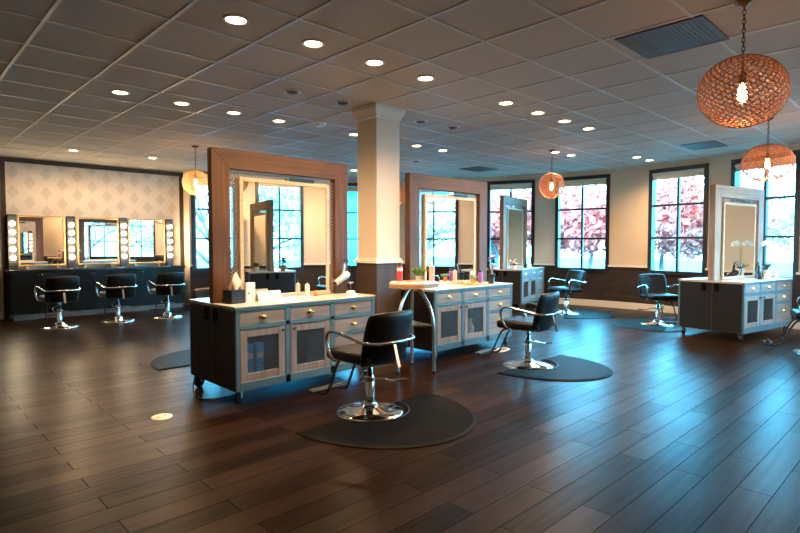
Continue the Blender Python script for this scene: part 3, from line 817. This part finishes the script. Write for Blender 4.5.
def pendant(x, y, zc, r, label, m_, tilt=0.0, seed=1, sz=.9, light=4.5):
    p = thing('pendant_lamp', label, 'pendant lamp', (x, y, HC), 0, 'woven globe pendant lamps')
    drop = HC-zc
    b = MB(); b.lathe([(.055, -.0005), (.055, -.012), (.02, -.03), (.008, -.04)], n=16); b.build('ceiling_rose', M_bronze, p)
    # chain
    b = MB(); zt, zb = -.03, -drop+r*sz*.98; k = 0; z = zt
    while z-.03 > zb-.02:
        lp = [(.009*math.cos(2*PI*i/10), 0, .019*math.sin(2*PI*i/10)) for i in range(10)]
        if k % 2: lp = [(0, a, c_) for a, _, c_ in lp]
        b.tube([(a, c_, z-.017+d_) for a, c_, d_ in lp], .0032, 5, closed=True); z -= .028; k += 1
    b.build('chain', M_bronze, p)
    b = MB(); b.tube([(0, 0, -drop+r*sz), (0, 0, -drop+.12)], .008, 8); b.lathe([(.018, .05), (.022, .06), (.022, .11), (.012, .125)], (0, 0, -drop), 14); b.build('socket', M_bronze, p)
    b = MB(); b.lathe([(.0005, -.075), (.014, -.070), (.026, -.048), (.029, -.022), (.022, .015), (.016, .045), (.013, .055)], (0, 0, -drop), 16); b.build('bulb', M_fil, p)
    # woven globe: overlapping little wire rings all over a flattened sphere
    rd = random.Random(seed); b = MB(); N_ = int(820*(r/.25)**1.75)
    Mt = Matrix.Rotation(tilt, 4, (0.719, -.695, 0)) if tilt else Matrix()
    ga = PI*(3-math.sqrt(5))
    for i in range(N_):
        zz = 1-2*(i+.5)/N_; rr = math.sqrt(1-zz*zz); a = ga*i
        nrm = Vector((rr*math.cos(a), rr*math.sin(a), zz))
        u = nrm.orthogonal().normalized(); v = nrm.cross(u)
        q = 2.05/math.sqrt(N_)*rd.uniform(.85, 1.12); ph = rd.uniform(0, 6)
        pts = []
        for j in range(8):
            t = ph+2*PI*j/8; d = (nrm+q*(u*math.cos(t)+v*math.sin(t))).normalized()
            d = Vector((d.x*r, d.y*r, d.z*r*sz)); pts.append(Mt @ d)
        pts = [(a_.x, a_.y, a_.z-drop) for a_ in pts]
        b.tube(pts, .0028*(r/.25)**.7, 4, closed=True)
    b.build('shade', m_, p, fixn=False)
    ld = bpy.data.lights.new('filament glow', 'POINT'); ld.energy = light; ld.color = (1, .55, .22); ld.shadow_soft_size = .035
    lo = bpy.data.objects.new('glow', ld); COL.objects.link(lo); lo.parent = p; lo.location = (0, 0, -drop-.10)
pendant(3.95, .99, 2.257, .25, 'large woven copper globe pendant at upper right, nearest the camera', M_rattan, .30, 1, .88)
pendant(7.81, 1.67, 2.285, .275, 'woven globe pendant before the rightmost window', M_rattan, 0, 2, .80, 11)
pendant(7.925, 4.66, 2.245, .205, 'small woven globe pendant before the blossom window, middle of the room', M_rattan, 0, 3, 1.0, 6)
pendant(3.62, 8.32, 2.255, .20, 'small pale woven globe pendant at left, near the vanity wall', M_rattanl, 0, 4, .98, 12)
pendant(7.25, 7.60, 2.25, .205, 'small woven globe pendant half hidden behind the column', M_rattan, 0, 5, 1.0, 6)

# ------------------------------------------------------------------ tall three legged table
tx_, ty_ = 3.95, 3.90
tb = thing('tall_table', 'small tall table with three curved steel legs beside the column', 'table', (tx_, ty_, 0))
hexa = [(.275*math.cos(math.radians(a)), .275*math.sin(math.radians(a))) for a in (-112, -62, -20, 35, 100, 165, 205)]
b = MB(); b.prism(hexa, .862, .90); b.build('top_edge', M_twood, tb, .003, 1)
b = MB(); b.prism([(x*.985, y*.985) for x, y in hexa], .90, .912); b.build('tabletop', M_ttop, tb, .002, 1)
feet = [(3.99-tx_, 3.64-ty_), (4.10-tx_, 4.06-ty_), (3.71-tx_, 3.87-ty_)]
for fx, fy in feet:
    b = MB(); b.tube(smooth_path([(fx, fy, .03), (fx, fy, .35), (fx*.98, fy*.98, .50), (fx*.82, fy*.82, .66), (fx*.48, fy*.48, .79), (fx*.15, fy*.15, .856)], 5), .0175, 12); lg = b.build('leg', M_steel, tb)
    b = MB(); b.lathe([(.019, 0), (.022, .03)], (fx, fy, 0), 12); b.build('rubber_foot', M_rubber, lg)
b = MB(); b.prism([(x*.97, y*.97) for x, y in feet], .475, .490); b.build('shelf', M_steel, tb)

# ------------------------------------------------------------------ small things
def bottle(name, label, loc, r, h, body, cap, pump=False, cat='bottle', neck=.4, group=None):
    o = thing(name, label, cat, loc, random.uniform(0, 6), group)
    b = MB(); b.lathe([(r*.96, 0), (r, .004), (r, h*.72), (r*.92, h*.77), (r*neck, h*.82), (r*neck, h*.85)], n=18); b.build('body', body, o)
    b = MB()
    if pump:
        b.lathe([(r*neck*1.15, h*.85), (r*neck*1.15, h*.91), (r*.15, h*.92), (r*.15, h*.98)], n=14); b.box(-r*.3, r*1.1, -r*.22, r*.22, h*.97, h); b.build('pump', cap, o)
    else:
        b.lathe([(r*neck*1.2, h*.85), (r*neck*1.2, h*.985), (r*neck*1.0, h)], n=14); b.build('cap', cap, o)
    return o
def pot(o, r, h, m, soil=True):
    b = MB(); b.lathe([(r*.72, 0), (r*.75, .003), (r, h*.95), (r, h), (r*.92, h), (r*.9, h*.88)], n=20); b.build('pot', m, o)
    if soil: b = MB(); b.lathe([(r*.9, h*.86), (.0005, h*.9)], n=16); b.build('soil', M_soil, o)
def leaves(o, name, n_, base, spread, h, L, wd, m, seed=1):
    rd = random.Random(seed); b = MB()
    for i in range(n_):
        a = rd.uniform(0, 2*PI); e = rd.uniform(.15, 1.2); s0 = Vector((rd.gauss(0, spread*.3), rd.gauss(0, spread*.3), base+rd.uniform(0, h)))
        d = Vector((math.cos(a)*math.sin(e), math.sin(a)*math.sin(e), math.cos(e))); side = Vector((-math.sin(a), math.cos(a), 0)); l = L*rd.uniform(.6, 1.15)
        p = [s0, s0+d*l*.5+side*wd, s0+d*l*.5-side*wd, s0+d*l*.92-Vector((0, 0, l*.22))]
        q = s0+d*l*.5-Vector((0, 0, wd*.5))
        b.add([p[0], p[1], p[3], p[2], q], [(0, 1, 4), (1, 2, 4), (2, 3, 4), (3, 0, 4)], True)
    return tag(b.build(name, m, o, fixn=False), kind='stuff')
# on the front station
o = thing('tissue_box', 'black tissue box with a peach tissue on the front station', 'tissue box', (2.175, 4.27, ZT), .08)
b = MB(); b.box(-.068, .068, -.068, .068, 0, .115); b.build('box', M_plastic, o, .004)
b = MB(); n_ = 14; vs = []
for j, (r, z) in enumerate(((.035, .113), (.05, .15), (.045, .185), (.022, .225), (.004, .255))):
    for i in range(n_):
        a = 2*PI*i/n_; rr = r*(1+.35*math.sin(3*a+j)); vs.append((rr*math.cos(a)+.012*j*.5, .55*rr*math.sin(a), z+.012*math.sin(2*a)))
b.add(vs, [(j*n_+i, j*n_+(i+1) % n_, (j+1)*n_+(i+1) % n_, (j+1)*n_+i) for j in range(4) for i in range(n_)], True)
b.build('tissue', M_tissue, o, fixn=False)
o = thing('card_box', 'narrow upright white card box beside the black tissue box', 'box', (2.325, 4.29, ZT), .1)
b = MB(); b.box(-.045, .045, -.025, .025, 0, .165); b.build('body', M_card, o, .002)
b = MB(); b.lathe([(.009, 0), (.009, .001)], (0, 0, 0), 14); b.rot(Matrix.Translation((-.02, -.0252, .075)) @ Matrix.Rotation(PI/2, 4, 'X')); b.build('print', M_plastic, o)
o = thing('tent_card', 'low white folded sign card with grey print on the front station', 'sign', (2.51, 4.27, ZT), .06)
b = MB(); P = Matrix.Rotation(math.radians(-22), 4, 'X')
b.add([(-.125, -.035, 0), (.125, -.035, 0), (.115, .0, .085), (-.125, .0, .085), (-.125, -.032, 0), (.125, -.032, 0), (.115, .003, .084), (-.125, .003, .084), (.125, .04, 0), (-.125, .04, 0), (.125, .037, 0), (-.125, .037, 0)],
      [(0, 1, 2, 3), (4, 7, 6, 5), (3, 2, 8, 9), (7, 11, 10, 6)]); b.build('card', M_card, o, fixn=False)
b = MB()
def onc(x, t, w2, h2):   # strip on the sloping front
    f = lambda tt: (-.035+.035*tt-.0012, .085*tt+.0006)
    y0, z0 = f(t-h2); y1, z1 = f(t+h2)
    b.add([(x-w2, y0, z0), (x+w2, y0, z0), (x+w2, y1, z1), (x-w2, y1, z1)], [(0, 1, 2, 3)])
for k, t in enumerate((.62, .5, .38)): onc(-.065, t, .035-.006*k, .022)
for k, t in enumerate((.55, .46, .37, .28, .19)): onc(.06, t, .04-.004*(k % 2), .018)
pts = [(.0+.014*math.cos(2*PI*i/16), -.035+.035*(.74+.13*math.sin(2*PI*i/16))-.0012, .085*(.74+.13*math.sin(2*PI*i/16))+.0006) for i in range(16)]
b.add(pts, [tuple(range(16))]); b.build('print', M_print, o, fixn=False)
bottle('product_bottle', 'small white bottle with a black pump on the front station', (2.94, 4.31, ZT), .022, .15, M_wplast, M_plastic, True)
o = MB(); o.ball((0, 0, .027), .028, 16, .95); o.lathe([(.006, .05), (.004, .055)], n=8)
tag(o.build('ornament', M_orange, loc=(3.045, 4.315, ZT)), 'small round orange ornament beside the white bottle', 'ornament')
# hair dryer hanging on the right post of the front station
def dryer(label, loc, rz, body=M_silver):
    d = thing('hair_dryer', label, 'hair dryer', loc, rz)
    b = MB(); b.lathe([(.026, -.10), (.030, -.095), (.032, -.03), (.038, .02), (.043, .06), (.040, .085), (.030, .095)], n=20)
    b.rot(Matrix.Rotation(math.radians(62), 4, 'Y')); b.build('barrel', body, d)
    b = MB(); b.tube(smooth_path([(-.0, .0, .01), (.02, 0, .06), (.03, 0, .12), (.03, 0, .15)]), [.018, .018, .017, .017, .016, .016, .016, .016, .015, .015, .015, .015, .014], 12); b.build('handle', body, d)
    b = MB(); b.lathe([(.027, -.104), (.02, -.108), (.0005, -.108)], n=16); b.rot(Matrix.Rotation(math.radians(62), 4, 'Y')); b.build('nozzle', M_plastic, d)
    b = MB(); b.tube(smooth_path([(.03, 0, .15), (.05, .0, .19), (.10, .01, .17), (.13, .02, .08), (.11, .02, -.02), (.09, .02, -.10), (.085, .02, -.1)]), .006, 8); b.build('cord', M_plastic, d)
    return d
dryer('silver hair dryer hanging on the right timber post of the front station', (3.37, 4.33, .955), .05)
o = thing('dryer_holder', 'black dryer holder with white base at the right end of the front station', 'holder', (3.46, 4.30, ZT))
b = MB(); b.lathe([(.045, 0), (.045, .02), (.03, .028), (.0005, .03)], n=20); b.build('base', M_wplast, o)
b = MB(); b.tube([(0, 0, .028), (0, 0, .10)], .008, 8); b.tube([(.03*math.cos(2*PI*i/14), .03*math.sin(2*PI*i/14), .11) for i in range(14)], .007, 6, closed=True); b.build('ring', M_chrome, o)
# black cable on the end of the front station
b = MB(); b.tube(smooth_path([(2.02, 4.50, .69), (2.005, 4.52, .62), (2.0, 4.58, .40), (1.98, 4.60, .22), (1.93, 4.55, .06), (1.91, 4.42, .008), (2.0, 4.30, .008), (2.22, 4.27, .008)], 6), .0065, 6)
tag(b.build('power_cord', M_plastic), 'black power cord hanging from the end outlet of the front station', 'cord')
o = thing('floor_outlet', 'round brass floor outlet cover in the dark plank floor', 'outlet', (1.516, 4.144, 0))
b = MB(); b.lathe([(.075, .0003), (.075, .004), (.066, .007), (.0005, .007)], n=28); b.build('plate', mat('worn brass plate', (.78, .58, .38), .35, .4), o)
for s_ in (-1, 1): b = MB(); b.lathe([(.014, .0065), (.012, .0082), (.0005, .0082)], (s_*.03, s_*.008, 0), 14); b.build('screw_cap', M_terr, o)
# contents behind the mesh doors
for k, (x_, z_) in enumerate(((2.19, .0), (2.285, .0), (2.19, .175), (2.285, .175))):
    o = thing('wipes_packet', 'blue packet behind the left mesh door of the front station, %s %s' % (('lower', 'upper')[k//2], ('left', 'right')[k % 2]), 'packet', (x_-.01, 4.065, .131+z_), .03*k, 'blue packets behind the mesh door')
    b = MB(); b.box(-.043, .043, -.035, .035, 0, .172); b.build('wrap', M_blue, o, .012, 2)
    b = MB(); b.box(-.03, .03, -.0365, -.0355, .05, .10); b.build('label', M_wplast, o)
o = MB(); o.lathe([(.06, 0), (.075, .08), (.07, .17), (.035, .24), (.05, .275)], n=12); o.v = [(x+.008*math.sin(40*z+3*y), y*.6, z) for x, y, z in o.v]
tag(o.build('paper_bag', M_bag, loc=(5.09, 4.07, .131)), 'white paper bag behind the right mesh door of the station beside the column', 'bag')
# on the tall table
can = bottle('spray_can', 'red and white can with black cap on the tall table', (3.96, 4.10, .912), .030, .19, M_red, M_plastic, neck=.75, cat='can')
b = MB(); b.lathe([(.0305, .105), (.0305, .14)], n=18); b.build('label_band', M_wplast, can)
o = MB(); o.box(-.10, .10, -.05, .05, 0, .012)
tag(o.build('wooden_board', M_twood, bevel=.004, loc=(4.02, 3.93, .912)), 'small orange wooden board on the tall table', 'board')
o = thing('potted_plant', 'small bushy green plant in a white pot on the tall table', 'plant', (4.125, 3.985, .912)); pot(o, .036, .05, M_wplast); leaves(o, 'foliage', 120, .045, .11, .06, .075, .014, M_leaf, 3)
bottle('pump_bottle', 'pink bottle with white pump on the tall table', (4.185, 3.85, .912), .030, .205, M_pink, M_wplast, True)
# on the station beside the column
o = thing('serving_tray', 'round pale wooden tray on the station beside the column', 'tray', (5.36, 4.20, ZT))
b = MB(); b.lathe([(.155, 0), (.16, .004), (.16, .028), (.15, .028), (.15, .01), (.0005, .01)], n=32); b.build('tray', M_maple, o)
TR = ZT+.0105
o = thing('succulent', 'blue green succulent in a copper cup on the wooden tray', 'plant', (5.27, 4.16, TR)); pot(o, .032, .075, M_copper); leaves(o, 'foliage', 60, .066, .07, .02, .055, .009, M_succ, 5)
bottle('product_bottle', 'tall purple bottle on the wooden tray', (5.40, 4.15, TR), .031, .17, M_purple, M_plastic, neck=.5)
bottle('product_bottle', 'white bottle with black pump on the wooden tray', (5.36, 4.25, TR), .028, .19, M_wplast, M_plastic, True)
o = thing('tool_holster', 'black tool holster holding styling irons on the station beside the column', 'holster', (5.62, 4.14, ZT), .3)
b = MB(); b.lathe([(.045, 0), (.045, .01), (.03, .02), (.04, .10), (.045, .12)], n=16); b.build('cup', M_plastic, o)
o2 = thing('styling_iron', 'black styling iron leaning in the holster', 'styling iron', (5.62, 4.14, ZT+.03), .3)
for s_ in (-1, 1): b = MB(); b.tube([(.02, s_*.012, .0), (-.03, s_*.016, .12), (-.055, s_*.02, .20)], [.010, .012, .010], 10); b.build('arm', (M_plastic if s_ > 0 else M_steel), o2)
# on the far station
o = thing('orchid', 'mauve orchid on the rear counter of the far station', 'plant', at(S3, R3, .20, .70)); pot(o, .055, .09, M_wplast); leaves(o, 'foliage', 14, .09, .06, .02, .15, .022, M_leafd, 6)
b = MB(); rd = random.Random(4)
for i in range(22): b.ball((rd.gauss(0, .04), rd.gauss(0, .04), .24+rd.uniform(-.08, .10)), .026, 6, .6)
b.build('flower', M_ppetal, o)
o = thing('flower_bowl', 'white bowl of peach flowers on the front of the far station', 'plant', at(S3, R3, .16, .22)); pot(o, .07, .07, M_wplast); leaves(o, 'foliage', 30, .06, .08, .02, .08, .014, M_leafd, 9)
b = MB()
for i in range(9): b.ball((rd.gauss(-.02, .03), rd.gauss(0, .03), .13+rd.uniform(-.02, .06)), .024, 6, .7)
b.build('flower', M_tissue, o)
bottle('product_bottle', 'dark bottle at the right of the far station', at(S3, R3, .80, .20), .03, .14, M_plastic, M_plastic)
o = MB(); o.box(-.06, .06, -.04, .04, 0, .07); tag(o.build('box', M_card, bevel=.003, loc=at(S3, R3, .98, .20)), 'small pale box on the far station beside the dark bottle', 'box')
# on the weathered station
def white_orchid(label, loc, seed):
    o = thing('orchid', label, 'plant', loc); pot(o, .055, .12, M_wplast); leaves(o, 'foliage', 10, .11, .04, .02, .17, .03, M_leafd, seed)
    for sgn in (-1, 1):
        b = MB(); path = smooth_path([(0, 0, .11), (.01*sgn, 0, .3), (.03*sgn, 0, .46), (.12*sgn, .02, .53), (.22*sgn, .03, .50)]); b.tube(path, .004, 6); st = b.build('stem', M_leaf, o)
        b = MB()
        for q in path[-7::2]:
            for j in range(5):
                a = 2*PI*j/5; b.ball((q.x+.020*math.cos(a), q.y-.012, q.z-.008+.020*math.sin(a)), .017, 6, .8)
        b.build('flower', M_petal, st)
white_orchid('white orchid in a white pot on the weathered grey station', at(S4, R4, 1.20, .22), 12)
dryer('black hair dryer lying on the weathered grey station', at(S4, R4, .93, .22, ZT+.045), .4, M_plastic)
bottle('jar', 'small white jar right of the orchid on the weathered grey station', at(S4, R4, 1.33, .16), .03, .09, M_wplast, M_wplast, neck=.8, cat='jar')
o = MB(); o.box(-.05, .05, -.035, .035, 0, .06); tag(o.build('box', M_card, bevel=.003, loc=at(S4, R4, 1.05, .16)), 'small white box left of the orchid on the weathered grey station', 'box')
# on the reflected station
S5 = (4.80, -.10, 0)
o = thing('potted_plant', 'green plant in a brown pot seen in the large front mirror', 'plant', at(S5, R5, .12, .68)); pot(o, .06, .10, M_terr); leaves(o, 'foliage', 30, .09, .06, .10, .16, .02, M_leafd, 21)
o = thing('potted_plant', 'low green plant in a white pot seen in the large front mirror', 'plant', at(S5, R5, .22, .20)); pot(o, .055, .08, M_wplast); leaves(o, 'foliage', 40, .07, .08, .04, .10, .015, M_leaf, 22)
# loose cords on the floor under the station beside the column
b = MB(); pts = []
for i in range(40):
    a = i*.55; pts.append((5.42+.13*math.cos(a)*(1+.2*math.sin(i*1.3)), 3.86+.08*math.sin(a)*(1+.2*math.cos(i*.9)), .008+.0045*(i/6 % 4)))
b.tube(smooth_path(pts, 3), .0055, 6)
tag(b.build('power_cord', M_wplast), 'white cord coiled on the floor below the station beside the column', 'cord')

# ------------------------------------------------------------------ daylight
wd = bpy.data.worlds.new('sky'); sc.world = wd; wd.use_nodes = True
bg = wd.node_tree.nodes['Background']
bg.inputs[0].default_value = (.10, .60, 1.0, 1); bg.inputs[1].default_value = 24.0
sl = bpy.data.lights.new('sun', 'SUN'); sl.energy = 6; sl.color = (1, .93, .84); sl.angle = math.radians(1)
so = bpy.data.objects.new('sun', sl); COL.objects.link(so); so.rotation_euler = Vector((.78, .12, -.80)).to_track_quat('-Z', 'Y').to_euler()

# ------------------------------------------------------------------ camera
A = math.atan2(.719, .695); P = math.atan((266.5-244.0)/543.0)
cd = bpy.data.cameras.new('camera'); cam = bpy.data.objects.new('camera', cd); COL.objects.link(cam)
cd.sensor_width = 36; cd.lens = 543.0/800*36; cd.clip_end = 200; cd.clip_start = .02
cam.location = (0, 0, 1.3); cam.rotation_euler = (PI/2-P, 0, A-PI/2)
sc.camera = cam
sc.view_settings.view_transform = 'Standard'; sc.view_settings.look = 'None'; sc.view_settings.gamma = 1
sc.view_settings.exposure = 0.9; sc.view_settings.use_curve_mapping = False
sc.cycles.use_denoising = True
sc.cycles.max_bounces = 8; sc.cycles.glossy_bounces = 6; sc.cycles.transparent_max_bounces = 16
sc.cycles.sample_clamp_indirect = 6
